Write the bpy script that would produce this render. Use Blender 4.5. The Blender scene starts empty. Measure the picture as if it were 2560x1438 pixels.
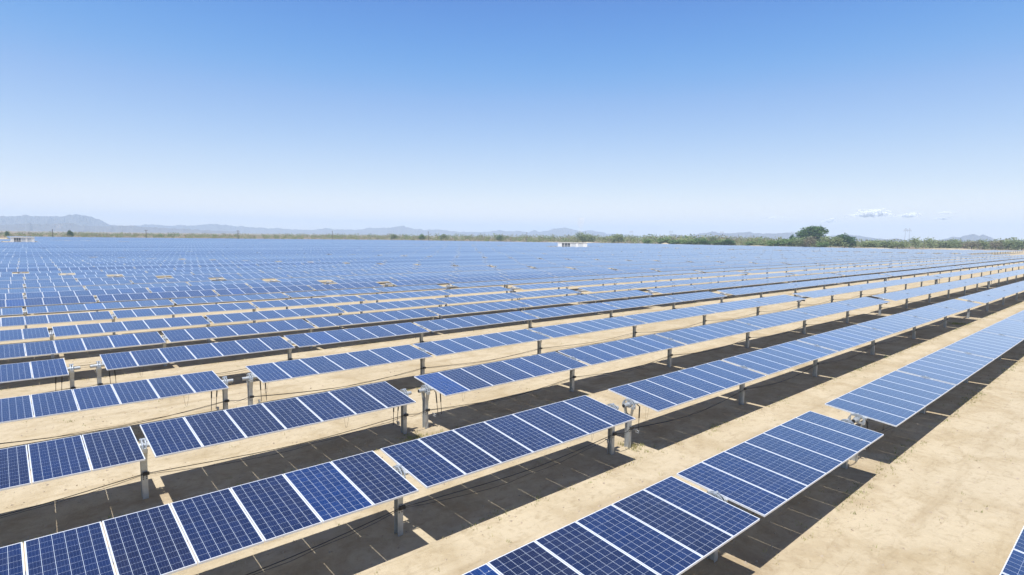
import bpy, math, random
import numpy as np
from mathutils import Vector, Matrix

random.seed(7)
rng = np.random.default_rng(7)
S = bpy.context.scene
COL = S.collection
R = math.radians
MODE = 'full'

# ------------------------------------------------------------------ camera
CAM = Vector((-18.25147, 0.0, 6.58612))
F = 1446.36                       # focal length in pixels of a 2560 px wide frame
W0, H0 = 2560.0, 1438.0
YAW, PITCH, ROLL = 0.72865, -0.08872, 0.01259
_cy, _sy, _cp, _sp = math.cos(YAW), math.sin(YAW), math.cos(PITCH), math.sin(PITCH)
FW = Vector((_sy * _cp, _cy * _cp, _sp))
_rt = Vector((_cy, -_sy, 0)); _up = _rt.cross(FW)
RT = _rt * math.cos(ROLL) + _up * math.sin(ROLL)
UP = _up * math.cos(ROLL) - _rt * math.sin(ROLL)
cd = bpy.data.cameras.new('camera'); cam = bpy.data.objects.new('camera', cd); COL.objects.link(cam)
M = Matrix((RT, UP, -FW)).transposed().to_4x4(); M.translation = CAM
cam.matrix_world = M
cd.sensor_width = 36.0; cd.lens = F / W0 * 36.0
cd.clip_start = 0.1; cd.clip_end = 60000
S.camera = cam

# ------------------------------------------------------------------ light
SUN = Vector((-0.2727, -0.1466, 0.9509)).normalized()
wd = bpy.data.worlds.new('World'); S.world = wd; wd.use_nodes = True
wn, wl = wd.node_tree.nodes, wd.node_tree.links
sky = wn.new('ShaderNodeTexSky'); sky.sky_type = 'NISHITA'; sky.sun_disc = False
sky.sun_elevation = math.asin(SUN.z); sky.sun_rotation = math.atan2(SUN.x, SUN.y) % (2 * math.pi)
sky.altitude = 0; sky.air_density = 0.8; sky.dust_density = 0.0; sky.ozone_density = 6.0
# film response of the sky: lift the mid sky, roll off near the horizon
sc1 = wn.new('ShaderNodeVectorMath'); sc1.operation = 'SCALE'; sc1.inputs[3].default_value = 0.12; wl.new(sky.outputs[0], sc1.inputs[0])
crv = wn.new('ShaderNodeRGBCurve'); wl.new(sc1.outputs[0], crv.inputs[1])
for ch, pts in enumerate((((0.0, 0.0), (0.06, 0.035), (0.085, 0.050), (0.114, 0.074), (0.195, 0.238), (0.363, 0.49), (0.609, 0.76), (1.0, 0.86)),
                          ((0.0, 0.0), (0.12, 0.030), (0.165, 0.085), (0.214, 0.208), (0.352, 0.385), (0.586, 0.59), (0.81, 0.75), (1.0, 0.80)),
                          ((0.0, 0.0), (0.25, 0.035), (0.34, 0.18), (0.434, 0.53), (0.634, 0.64), (0.842, 0.69), (1.0, 0.71)))):
    cu = crv.mapping.curves[ch]
    while len(cu.points) < len(pts): cu.points.new(0.5, 0.5)
    for p, (a, b) in zip(cu.points, pts): p.location = (a, b); p.handle_type = 'AUTO_CLAMPED'
crv.mapping.update()
sc2 = wn.new('ShaderNodeVectorMath'); sc2.operation = 'SCALE'; sc2.inputs[3].default_value = 1 / 0.12; wl.new(crv.outputs[0], sc2.inputs[0])
wl.new(sc2.outputs[0], wn['Background'].inputs[0])
wn['Background'].inputs[1].default_value = 0.12
ld = bpy.data.lights.new('sun', 'SUN'); ld.energy = 5.0; ld.angle = R(0.53); ld.color = (1.0, 0.992, 0.975)
lo = bpy.data.objects.new('sun', ld); COL.objects.link(lo)
lo.rotation_euler = SUN.to_track_quat('Z', 'Y').to_euler(); lo.location = (0, 0, 80)
S.view_settings.view_transform = 'Standard'; S.view_settings.look = 'None'
S.view_settings.exposure = 0.45; S.view_settings.gamma = 1.0
S.cycles.max_bounces = 6; S.cycles.transparent_max_bounces = 64; S.cycles.volume_bounces = 4; S.cycles.use_denoising = True

def ray(u, v):
    return (FW + RT * ((u - W0 / 2) / F) - UP * ((v - H0 / 2) / F))
def at(u, v, z=0.0):
    d = ray(u, v); return CAM + d * ((z - CAM.z) / d.z)
def pix(q):
    d = Vector(q) - CAM; zz = d.dot(FW)
    if zz < 0.5: return (-9999, -9999)
    return (W0 / 2 + F * d.dot(RT) / zz, H0 / 2 - F * d.dot(UP) / zz)
def horizon(u):
    a = (u - W0 / 2) / F
    return H0 / 2 + F * (FW.z + a * RT.z) / UP.z
def at_dist(u, dist, z=0.0):
    d = ray(u, horizon(u)); k = dist / math.hypot(d.x, d.y)
    return Vector((CAM.x + d.x * k, CAM.y + d.y * k, z))
def inframe(q, m=230):
    u, v = pix(q); return -m < u < W0 + m and v < H0 + 330

# ------------------------------------------------------------------ helpers
def tag(o, label=None, cat=None, group=None, kind=None):
    if label: o['label'] = label
    if cat: o['category'] = cat
    if group: o['group'] = group
    if kind: o['kind'] = kind
    return o
def empty(name, loc):
    o = bpy.data.objects.new(name, None); COL.objects.link(o); o.location = loc
    o.empty_display_size = 0.3; return o
def link(name, mesh, parent=None, loc=(0, 0, 0), rot=(0, 0, 0), scale=None):
    o = bpy.data.objects.new(name, mesh); COL.objects.link(o)
    o.location = loc; o.rotation_euler = rot
    if scale: o.scale = scale
    if parent: o.parent = parent
    return o

class MB:
    """collects boxes, bars and tubes and links them as one mesh"""
    def __init__(s): s.v = []; s.f = []; s.m = []; s.uv = []
    def quad(s, a, b, c, d, m=0, uv=None):
        i = len(s.v); s.v += [tuple(a), tuple(b), tuple(c), tuple(d)]
        s.f.append((i, i + 1, i + 2, i + 3)); s.m.append(m)
        s.uv.append(uv or ((0, 0), (1, 0), (1, 1), (0, 1)))
    def tri(s, a, b, c, m=0):
        i = len(s.v); s.v += [tuple(a), tuple(b), tuple(c)]
        s.f.append((i, i + 1, i + 2)); s.m.append(m); s.uv.append(((0, 0), (1, 0), (.5, 1)))
    def box(s, x0, x1, y0, y1, z0, z1, m=0, xf=None, faces='-x+x-y+y-z+z', taper=1.0):
        cx, cy_ = (x0 + x1) / 2, (y0 + y1) / 2
        def T(x, y, top): return (cx + (x - cx) * taper, cy_ + (y - cy_) * taper) if top else (x, y)
        P = []
        for z, top in ((z0, 0), (z1, 1)):
            for x, y in ((x0, y0), (x1, y0), (x1, y1), (x0, y1)):
                a, b = T(x, y, top); P.append(Vector((a, b, z)))
        if xf: P = [xf @ p for p in P]
        F_ = {'-z': (3, 2, 1, 0), '+z': (4, 5, 6, 7), '-y': (0, 1, 5, 4), '+x': (1, 2, 6, 5), '+y': (2, 3, 7, 6), '-x': (3, 0, 4, 7)}
        for k, q in F_.items():
            if k in faces: s.quad(*[P[i] for i in q], m=m)
    def tube(s, pts, r, n=6, m=0, cap=True):
        pts = [Vector(p) for p in pts]; rings = []
        rr = r if isinstance(r, (list, tuple)) else [r] * len(pts)
        for i, p in enumerate(pts):
            d = (pts[min(i + 1, len(pts) - 1)] - pts[max(i - 1, 0)]).normalized()
            a = Vector((0, 0, 1)) if abs(d.z) < 0.9 else Vector((1, 0, 0))
            e1 = d.cross(a).normalized(); e2 = d.cross(e1).normalized()
            rings.append([p + (e1 * math.cos(2 * math.pi * k / n) + e2 * math.sin(2 * math.pi * k / n)) * rr[i] for k in range(n)])
        b = len(s.v)
        for g in rings: s.v += [tuple(p) for p in g]
        for i in range(len(pts) - 1):
            for k in range(n):
                s.f.append((b + i * n + k, b + i * n + (k + 1) % n, b + (i + 1) * n + (k + 1) % n, b + (i + 1) * n + k))
                s.m.append(m); s.uv.append(((0, 0),) * 4)
        if cap:
            for o_, rev in ((0, 0), (len(pts) - 1, 1)):
                f = [b + o_ * n + k for k in range(n)]
                s.f.append(tuple(f[::-1]) if not rev else tuple(f)); s.m.append(m); s.uv.append(((0, 0),) * n)
    def mesh(s, name, mats, smooth=False):
        me = bpy.data.meshes.new(name); me.from_pydata(s.v, [], s.f)
        for m in (mats if isinstance(mats, (list, tuple)) else [mats]): me.materials.append(m)
        me.polygons.foreach_set('material_index', s.m)
        uvl = me.uv_layers.new(name='UVMap')
        flat = [c for f in s.uv for p in f for c in p]
        uvl.data.foreach_set('uv', flat)
        if smooth: me.polygons.foreach_set('use_smooth', [True] * len(s.f))
        me.update(); return me

# ------------------------------------------------------------------ materials
class NT:
    def __init__(s, name):
        s.mat = bpy.data.materials.new(name); s.mat.use_nodes = True
        s.n = s.mat.node_tree.nodes; s.l = s.mat.node_tree.links; s.b = s.n['Principled BSDF']
    def new(s, t, **kw):
        n = s.n.new(t)
        for k, v in kw.items(): setattr(n, k, v)
        return n
    def _in(s, sock, v):
        if hasattr(v, 'is_linked') or hasattr(v, 'links'): s.l.new(v, sock)
        else: sock.default_value = v
    def math(s, op, a, b=None, c=None, clamp=False):
        n = s.new('ShaderNodeMath', operation=op, use_clamp=clamp)
        s._in(n.inputs[0], a)
        if b is not None: s._in(n.inputs[1], b)
        if c is not None: s._in(n.inputs[2], c)
        return n.outputs[0]
    def noise(s, vec, scale, detail=4, rough=0.55, dist=0.0):
        n = s.new('ShaderNodeTexNoise'); s.l.new(vec, n.inputs['Vector'])
        n.inputs['Scale'].default_value = scale; n.inputs['Detail'].default_value = detail
        n.inputs['Roughness'].default_value = rough; n.inputs['Distortion'].default_value = dist
        return n.outputs['Fac']
    def ramp(s, fac, stops):
        n = s.new('ShaderNodeValToRGB'); s.l.new(fac, n.inputs[0]); e = n.color_ramp.elements
        while len(e) < len(stops): e.new(0.5)
        for el, (p, c) in zip(e, stops): el.position = p; el.color = (*c, 1) if len(c) == 3 else c
        return n.outputs[0]
    def mix(s, fac, a, b, typ='MIX'):
        n = s.new('ShaderNodeMix', data_type='RGBA', blend_type=typ)
        s._in(n.inputs[0], fac)
        for i, v in ((6, a), (7, b)):
            if hasattr(v, 'links'): s.l.new(v, n.inputs[i])
            else: n.inputs[i].default_value = (*v, 1)
        return n.outputs[2]
    def mapr(s, v, a, b, c, d):
        n = s.new('ShaderNodeMapRange'); s._in(n.inputs[0], v)
        for i, x in enumerate((a, b, c, d)): n.inputs[i + 1].default_value = x
        return n.outputs[0]
    def obj(s): return s.new('ShaderNodeTexCoord').outputs['Object']
    def pos(s): return s.new('ShaderNodeNewGeometry').outputs['Position']
    def scalev(s, v, sc):
        n = s.new('ShaderNodeMapping'); s.l.new(v, n.inputs[0]); n.inputs['Scale'].default_value = sc; return n.outputs[0]
    def bump(s, h, strength, dist=0.02):
        n = s.new('ShaderNodeBump'); s.l.new(h, n.inputs['Height']); n.inputs['Strength'].default_value = strength
        n.inputs['Distance'].default_value = dist; s.l.new(n.outputs[0], s.b.inputs['Normal'])
    def set(s, **kw):
        for k, v in kw.items():
            sock = s.b.inputs[k.replace('_', ' ')]
            if hasattr(v, 'links'): s.l.new(v, sock)
            elif isinstance(v, tuple) and len(v) == 3: sock.default_value = (*v, 1)
            else: sock.default_value = v
        return s.mat

MODP, MODW, MODL = 1.02237, 1.0030, 1.956

def cell_material():
    t = NT('solar_cells')
    uv = t.new('ShaderNodeTexCoord').outputs['UV']
    sp = t.new('ShaderNodeSeparateXYZ'); t.l.new(uv, sp.inputs[0])
    u, v = sp.outputs[0], sp.outputs[1]
    pid = t.math('FLOOR', u); x = t.math('MULTIPLY', t.math('FRACT', u), MODW); y = t.math('MULTIPLY', v, MODL)
    CP = 0.1608; mx, my = (MODW - 6 * CP) / 2, (MODL - 12 * CP) / 2
    a = t.math('DIVIDE', t.math('SUBTRACT', x, mx), CP); b = t.math('DIVIDE', t.math('SUBTRACT', y, my), CP)
    ia, ib = t.math('FLOOR', a), t.math('FLOOR', b); fa, fb = t.math('FRACT', a), t.math('FRACT', b)
    def band(f, g): return t.math('LESS_THAN', t.math('ABSOLUTE', t.math('SUBTRACT', f, 0.5)), 0.5 - g)
    incell = t.math('MULTIPLY', band(fa, 0.0145), band(fb, 0.0070))
    inx = t.math('LESS_THAN', t.math('ABSOLUTE', t.math('SUBTRACT', a, 3.0)), 3.0)
    iny = t.math('LESS_THAN', t.math('ABSOLUTE', t.math('SUBTRACT', b, 6.0)), 6.0)
    incell = t.math('MULTIPLY', incell, t.math('MULTIPLY', inx, iny))
    g = t.math('FRACT', t.math('MULTIPLY', fa, 4.0))
    bus = t.math('MULTIPLY', t.math('LESS_THAN', t.math('ABSOLUTE', t.math('SUBTRACT', g, 0.5)), 0.020), incell)
    oi = t.new('ShaderNodeObjectInfo').outputs['Random']
    cv = t.new('ShaderNodeCombineXYZ')
    t.l.new(t.math('ADD', ia, t.math('MULTIPLY', pid, 6.0)), cv.inputs[0]); t.l.new(ib, cv.inputs[1]); t.l.new(t.math('MULTIPLY', oi, 977.0), cv.inputs[2])
    wn_ = t.new('ShaderNodeTexWhiteNoise', noise_dimensions='3D'); t.l.new(cv.outputs[0], wn_.inputs[0])
    cp = t.new('ShaderNodeCombineXYZ'); t.l.new(pid, cp.inputs[0]); t.l.new(t.math('MULTIPLY', oi, 631.0), cp.inputs[1])
    wp = t.new('ShaderNodeTexWhiteNoise', noise_dimensions='2D'); t.l.new(cp.outputs[0], wp.inputs[0])
    tone = t.ramp(wp.outputs[0], [(0.0, (0.0045, 0.012, 0.047)), (0.55, (0.004, 0.015, 0.061)), (0.93, (0.004, 0.019, 0.080)), (1.0, (0.003, 0.034, 0.15))])
    # crystal grain inside each cell plus a small cell to cell shift
    cg = t.new('ShaderNodeTexVoronoi'); cg.inputs['Scale'].default_value = 75.0
    gv = t.new('ShaderNodeCombineXYZ'); t.l.new(x, gv.inputs[0]); t.l.new(y, gv.inputs[1]); t.l.new(t.math('ADD', pid, t.math('MULTIPLY', oi, 57.0)), gv.inputs[2]); t.l.new(gv.outputs[0], cg.inputs['Vector'])
    gs = t.new('ShaderNodeSeparateColor'); t.l.new(cg.outputs['Color'], gs.inputs[0])
    k = t.math('ADD', t.mapr(wn_.outputs[0], 0, 1, 0.86, 1.12), t.mapr(gs.outputs[0], 0, 1, -0.12, 0.12))
    hs = t.new('ShaderNodeHueSaturation'); t.l.new(tone, hs.inputs['Color']); t.l.new(k, hs.inputs['Value'])
    c = t.mix(bus, hs.outputs[0], (0.10, 0.13, 0.22))
    c = t.mix(t.math('SUBTRACT', 1.0, incell), c, (0.55, 0.60, 0.66))
    # thin dust film, as on any desert array
    dn = t.noise(gv.outputs[0], 2.2, 4, 0.6)
    c = t.mix(t.mapr(dn, 0.35, 0.8, 0.0, 0.02), c, (0.45, 0.40, 0.33))
    # bird marks and dried splashes on a few panels only
    sv = t.new('ShaderNodeTexVoronoi'); sv.inputs['Scale'].default_value = 7.0; t.l.new(gv.outputs[0], sv.inputs['Vector'])
    sn = t.noise(gv.outputs[0], 1.6, 3, 0.6)
    mark = t.math('MULTIPLY', t.math('LESS_THAN', sv.outputs['Distance'], t.mapr(sn, 0.52, 0.78, 0.0, 0.16)), t.math('GREATER_THAN', t.math('FRACT', t.math('MULTIPLY', wp.outputs[0], 13.0)), 0.80))
    c = t.mix(t.math('MULTIPLY', mark, 0.7), c, (0.62, 0.63, 0.62))
    t.b.inputs['Coat Weight'].default_value = 1.0; t.b.inputs['Coat Roughness'].default_value = 0.18; t.b.inputs['Coat IOR'].default_value = 1.66; t.b.inputs['Sheen Weight'].default_value = 1.0; t.b.inputs['Sheen Roughness'].default_value = 0.29; t.b.inputs['Sheen Tint'].default_value = (0.88, 0.93, 1.0, 1)
    return t.set(Base_Color=c, Roughness=t.mapr(dn, 0.3, 0.8, 0.10, 0.22), IOR=1.42)

def simple(name, col, rough=0.5, metal=0.0, var=0.12, scale=6.0, bump=0.0, spec=0.5):
    t = NT(name); p = t.pos()
    n = t.noise(p, scale, 5, 0.6)
    c = t.mix(n, tuple(x * (1 - var) for x in col), tuple(min(1, x * (1 + var)) for x in col))
    if bump: t.bump(n, bump)
    t.b.inputs['Specular IOR Level'].default_value = spec
    return t.set(Base_Color=c, Roughness=t.mapr(n, 0.3, 0.7, max(0.02, rough - 0.08), min(1, rough + 0.08)), Metallic=metal)

M_CELL = cell_material()
M_FRAME = simple('anodised_aluminium', (0.78, 0.79, 0.80), 0.38, 0.25, 0.05)
M_BACK = simple('white_backsheet', (0.62, 0.63, 0.64), 0.6, 0, 0.05)
M_GALV = simple('galvanised_steel', (0.44, 0.45, 0.44), 0.50, 0.5, 0.32, 11.0)
M_CAST = simple('cast_bearing_steel', (0.46, 0.49, 0.51), 0.42, 0.45, 0.30, 30.0)
M_DARK = simple('dark_opening', (0.02, 0.02, 0.02), 0.8)
M_BLACK = simple('black_rubber', (0.018, 0.017, 0.016), 0.55, 0, 0.3)
M_MOTOR = simple('grey_gearbox_paint', (0.28, 0.285, 0.29), 0.5, 0.1, 0.25, 9)
M_WHITE = simple('white_painted_steel', (0.80, 0.80, 0.78), 0.45, 0, 0.04, 2.0)
M_LOUV = simple('pale_louvre_paint', (0.66, 0.68, 0.68), 0.5, 0, 0.06, 3.0)
M_WIN = simple('dark_equipment_bay', (0.10, 0.12, 0.14), 0.35, 0.0, 0.4, 1.2)
M_WOOD = simple('weathered_pole_wood', (0.10, 0.075, 0.055), 0.85, 0, 0.25, 5)
M_PYLON = simple('pylon_steel', (0.42, 0.43, 0.44), 0.6, 0.4, 0.1)
M_BARK = simple('dry_bark', (0.13, 0.095, 0.065), 0.9, 0, 0.3, 4)

def sand_material():
    t = NT('desert_sand'); p = t.pos()
    big = t.noise(p, 0.05, 3, 0.5); mid = t.noise(p, 0.55, 6, 0.62, 0.5); patch = t.noise(p, 0.22, 4, 0.55, 0.8)
    fine = t.noise(p, 4.2, 6, 0.68, 0.6); grit = t.noise(p, 30.0, 5, 0.7); clod = t.noise(p, 11.0, 5, 0.7, 0.8)
    st = t.noise(t.scalev(p, (0.9, 3.2, 1.0)), 1.1, 6, 0.68, 1.4)
    c = t.mix(big, (0.415, 0.340, 0.228), (0.485, 0.407, 0.282))
    c = t.mix(t.mapr(patch, 0.46, 0.68, 0.0, 0.55), c, (0.345, 0.272, 0.168))
    c = t.mix(t.mapr(mid, 0.47, 0.70, 0.0, 0.55), c, (0.290, 0.215, 0.115))
    c = t.mix(t.mapr(st, 0.54, 0.72, 0.0, 0.50), c, (0.255, 0.192, 0.106))
    c = t.mix(t.mapr(fine, 0.52, 0.76, 0.0, 0.50), c, (0.205, 0.150, 0.082))
    c = t.mix(t.mapr(clod, 0.60, 0.76, 0.0, 0.45), c, (0.17, 0.130, 0.080))
    c = t.mix(t.mapr(grit, 0.60, 0.80, 0.0, 0.28), c, (0.20, 0.160, 0.105))
    c = t.mix(t.mapr(fine, 0.24, 0.42, 0.40, 0.0), c, (0.57, 0.475, 0.335))
    # faint wheel ruts down the middle of each lane between the rows
    sp = t.new('ShaderNodeSeparateXYZ'); t.l.new(p, sp.inputs[0])
    wob = t.math('MULTIPLY', t.math('SUBTRACT', t.noise(t.scalev(p, (0.05, 0.0, 0.0)), 1.0, 2), 0.5), 0.7)
    lane = t.math('MULTIPLY', t.math('SUBTRACT', t.math('FRACT', t.math('DIVIDE', t.math('ADD', t.math('SUBTRACT', sp.outputs[1], 5.47), wob), 5.35085)), 0.5), 5.35085)
    rut = t.math('ABSOLUTE', t.math('SUBTRACT', t.math('ABSOLUTE', t.math('ADD', lane, 0.25)), 0.80))
    rm = t.math('MULTIPLY', t.mapr(rut, 0.10, 0.26, 1.0, 0.0), t.mapr(t.noise(t.scalev(p, (0.35, 2.0, 1.0)), 1.0, 5, 0.65), 0.42, 0.62, 0.0, 0.45))
    c = t.mix(rm, c, (0.30, 0.228, 0.135))
    # ragged brown soil stains along row axes, also painted to deepen the panels' shade
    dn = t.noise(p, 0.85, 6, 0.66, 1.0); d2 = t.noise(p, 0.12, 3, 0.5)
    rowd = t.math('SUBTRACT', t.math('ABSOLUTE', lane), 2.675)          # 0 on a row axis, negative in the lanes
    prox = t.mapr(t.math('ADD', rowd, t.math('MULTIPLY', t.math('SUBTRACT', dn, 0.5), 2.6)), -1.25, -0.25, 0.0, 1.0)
    shade_stain = t.math('MULTIPLY', prox, t.mapr(t.math('ADD', t.math('MULTIPLY', dn, 0.7), t.math('MULTIPLY', d2, 0.35)), 0.44, 0.66, 0.0, 0.50))
    c = t.mix(shade_stain, c, (0.20, 0.132, 0.070))
    h = t.math('ADD', t.math('ADD', t.math('MULTIPLY', mid, 1.8), t.math('MULTIPLY', fine, 0.65)), t.math('ADD', t.math('MULTIPLY', clod, 0.30), t.math('MULTIPLY', st, 0.6)))
    h = t.math('SUBTRACT', h, t.math('MULTIPLY', rm, 0.5))
    t.bump(h, 0.6, 0.06)
    t.b.inputs['Specular IOR Level'].default_value = 0.1
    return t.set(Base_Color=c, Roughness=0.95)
M_SAND = sand_material()
def scrubsoil_material():
    t = NT('scrub_soil'); p = t.pos()
    a = t.noise(p, 0.02, 4, 0.6); b = t.noise(p, 0.15, 5, 0.7)
    c = t.mix(a, (0.20, 0.145, 0.10), (0.30, 0.225, 0.15))
    c = t.mix(t.mapr(b, 0.48, 0.62, 0, 0.8), c, (0.125, 0.12, 0.06))
    t.b.inputs['Specular IOR Level'].default_value = 0.1
    return t.set(Base_Color=c, Roughness=0.95)
M_SOIL = scrubsoil_material()
def leaf_material(name, cols, trans=0.25):
    t = NT(name)
    n1 = t.noise(t.pos(), 0.35, 3, 0.5); n2 = t.noise(t.pos(), 2.5, 2, 0.5)
    oi = t.new('ShaderNodeObjectInfo').outputs['Random']
    f = t.math('ADD', t.math('MULTIPLY', n1, 0.75), t.math('ADD', t.math('MULTIPLY', n2, 0.35), t.math('MULTIPLY', t.math('SUBTRACT', oi, 0.5), 0.18)))
    c = t.ramp(f, [(0.32 + 0.36 * i / (len(cols) - 1), k) for i, k in enumerate(cols)])
    t.b.inputs['Specular IOR Level'].default_value = 0.2
    m = t.set(Base_Color=c, Roughness=0.75)
    tr = t.new('ShaderNodeBsdfTranslucent'); t.l.new(c, tr.inputs[0])
    mx = t.new('ShaderNodeMixShader'); mx.inputs[0].default_value = trans
    t.l.new(t.b.outputs[0], mx.inputs[1]); t.l.new(tr.outputs[0], mx.inputs[2])
    t.l.new(mx.outputs[0], t.n['Material Output'].inputs[0]); return m
M_SCRUB = leaf_material('desert_scrub_leaf', [(0.13, 0.165, 0.060), (0.19, 0.235, 0.082), (0.255, 0.285, 0.105), (0.26, 0.225, 0.13)])
M_LEAFD = leaf_material('dark_tree_leaf', [(0.030, 0.075, 0.026), (0.055, 0.125, 0.036), (0.12, 0.20, 0.055)])
M_LEAFO = leaf_material('olive_leaf', [(0.15, 0.185, 0.085), (0.215, 0.26, 0.115), (0.28, 0.32, 0.14)])
M_LEAFB = leaf_material('bright_leaf', [(0.08, 0.14, 0.045), (0.13, 0.21, 0.065), (0.19, 0.27, 0.09)])
M_LEAFY = leaf_material('dry_brown_leaf', [(0.18, 0.155, 0.10), (0.24, 0.21, 0.14), (0.28, 0.255, 0.16)])
M_GRASS = leaf_material('dry_grass_blade', [(0.13, 0.19, 0.045), (0.24, 0.27, 0.08), (0.42, 0.36, 0.17)])
M_STONE = simple('small_stone', (0.36, 0.29, 0.21), 0.9, 0, 0.35, 3)
def rock_material():
    t = NT('mountain_rock'); p = t.pos()
    a = t.noise(p, 0.004, 6, 0.65); b = t.noise(p, 0.02, 5, 0.6)
    c = t.mix(a, (0.065, 0.06, 0.06), (0.14, 0.12, 0.11)); c = t.mix(t.mapr(b, .45, .65, 0, .5), c, (0.09, 0.095, 0.07))
    return t.set(Base_Color=c, Roughness=0.95)
M_ROCK = rock_material()

# ------------------------------------------------------------------ solar field layout
P0Y, PITCHY, SKEW = 5.47021, 5.35085, -4.02522
TH0, H_PANEL, GB, GT = 0.12802, 1.45237, 0.18324, 1.14504
MG = 1.56
FIT = {-1: (0.010, 0.176, -0.2, 0.036), 0: (-0.026, 0.209, 0.249, -0.053), 1: (0.009, -0.093, -0.093, 0.066),
       2: (0.011, 0.158, 0.07, 0.007), 3: (-0.012, 0.2, 0.072, 0.003), 4: (0.007, 0.272, 0.191, 0.049)}
BAYS = [7, 7, 8, 8, 8, 7, 0, 7, 8, 8, 8, 7, 7]      # 0 = drive gap in the middle
def layout(nb=12):
    """module left edges, support x positions, drive x, total length; x = 0 is the left edge of the first module"""
    mods, sup, drive = [], [0.15], None
    x = 0.0; k = 0; first = True
    for n in BAYS:
        if n == 0:
            drive = x + MG / 2; sup.append(drive); x += MG; first = True; continue
        if k >= nb: break
        if not first:
            sup.append(x + GB / 2); x += GB
        mods += [x + j * MODP for j in range(n)]; x += n * MODP; first = False; k += 1
        if k == nb: break
    if nb <= 6 and drive and drive > x: drive = None; sup.pop()
    x -= (MODP - MODW)
    sup.append(x - 0.15)
    return mods, sup, drive, x
TLEN = layout()[3]
PERIOD = TLEN + GT
def row_par(i):
    if i in FIT:
        dth, dy, dx, dh = FIT[i]
    else:
        q = random.Random(i * 31 + 5)
        dth = q.gauss(0, 0.014) + (0.03 if q.random() < 0.12 else 0); dy, dx, dh = 0, 0, q.gauss(0, 0.025)
    return P0Y + i * PITCHY + dy, SKEW * i + dx, H_PANEL + dh, TH0 + dth

ROAD = [(-16, 421), (32, 348), (84, 317), (140, 283), (192, 236), (246, 181), (262, 122), (278, 76), (300, 50), (330, 30)]
EDGE = [(-15, 595), (61, 546), (147, 511), (255, 488), (330, 381), (406, 306), (415, 182), (420, 106), (470, 58), (520, 30)]
def curve(poly, y):
    pts = sorted(poly, key=lambda p: p[1])
    for (xa, ya), (xb, yb) in zip(pts, pts[1:]):
        if ya <= y <= yb: return xa + (xb - xa) * (y - ya) / (yb - ya)
    return pts[0][0] if y < pts[0][1] else pts[-1][0]
CABINS = [(at_dist(1431.5, 318), 16.0, 17), (at_dist(55, 345), 8.4, 30)]
def intervals(xs, xe, y):
    """stretches of a row left over once the clearing in front of a cabin is taken out"""
    out, cur, x = [], None, xs
    while x <= xe:
        free = True
        for c, w, dep in CABINS:
            v = Vector((c.x - CAM.x, c.y - CAM.y)).normalized(); d = Vector((x - c.x, y - c.y))
            if -dep < d.dot(v) < 4.5 and abs(d.dot(Vector((v.y, -v.x)))) < w / 2 + 0.8: free = False
        if free and cur is None: cur = x
        if not free and cur is not None: out.append((cur, x - 0.5)); cur = None
        x += 0.5
    if cur is not None: out.append((cur, xe))
    return out

# ---- meshes of the tracker parts
def panel_mesh(with_frame):
    b = MB(); w, l, t = MODW / 2, MODL / 2, 0.040
    lip = 0.011 if with_frame != 'cells' else 0.011
    uv = lambda x, y: ((x + w) / MODW, (y + l) / MODL)
    a = w - lip; c = l - lip
    b.quad((-a, -c, -0.002), (a, -c, -0.002), (a, c, -0.002), (-a, c, -0.002), 0, (uv(-a, -c), uv(a, -c), uv(a, c), uv(-a, c)))
    b.quad((-a, c, -0.009), (a, c, -0.009), (a, -c, -0.009), (-a, -c, -0.009), 1)
    if with_frame == 'all': frame_into(b, 2)
    return b
def frame_into(b, m=0):
    w, l, t, lip = MODW / 2, MODL / 2, 0.040, 0.012
    b.box(-w, w, -l, -l + lip, -t, 0, m); b.box(-w, w, l - lip, l, -t, 0, m)
    b.box(-w, -w + lip, -l + lip, l - lip, -t, 0, m, faces='-x+x-z+z'); b.box(w - lip, w, -l + lip, l - lip, -t, 0, m, faces='-x+x-z+z')
ME_CELLS = panel_mesh('cells').mesh('solar_panel', [M_CELL, M_BACK])
_f = MB(); frame_into(_f); ME_FRAME = _f.mesh('panel_frame', M_FRAME)
ME_PANEL = panel_mesh('all').mesh('solar_panel', [M_CELL, M_BACK, M_FRAME])

def post_mesh(top):
    b = MB()
    b.box(-0.065, 0.065, -0.082, -0.072, -0.3, top); b.box(-0.065, 0.065, 0.072, 0.082, -0.3, top)
    b.box(-0.005, 0.005, -0.072, 0.072, -0.3, top)
    for zz in (top * 0.48, top * 0.53):
        for xx in (-0.035, 0.035): b.box(xx - 0.011, xx + 0.011, -0.0845, -0.082, zz, zz + 0.035, 1)
    return b.mesh('post', [M_GALV, M_DARK])
def bracket_mesh():
    """flared saddle plates that carry the bearing, origin at the tube axis"""
    b = MB()
    for y0 in (-0.093, 0.085):
        x0, x1, zt, zb = 0.07, 0.10, -0.06, -0.40
        P = [(-0.062, y0, zb), (0.062, y0, zb), (0.062, y0 + .008, zb), (-0.062, y0 + .008, zb)]
        Q = [(-0.075, y0 * 1.75, zt), (0.075, y0 * 1.75, zt), (0.075, y0 * 1.75 + .012, zt), (-0.075, y0 * 1.75 + .012, zt)]
        b.quad(P[0], P[1], Q[1], Q[0]); b.quad(P[1], P[2], Q[2], Q[1]); b.quad(P[2], P[3], Q[3], Q[2]); b.quad(P[3], P[0], Q[0], Q[3]); b.quad(Q[0], Q[1], Q[2], Q[3])
    b.box(-0.06, 0.06, -0.165, 0.165, -0.09, -0.07)
    return b.mesh('bracket', M_GALV)
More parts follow.
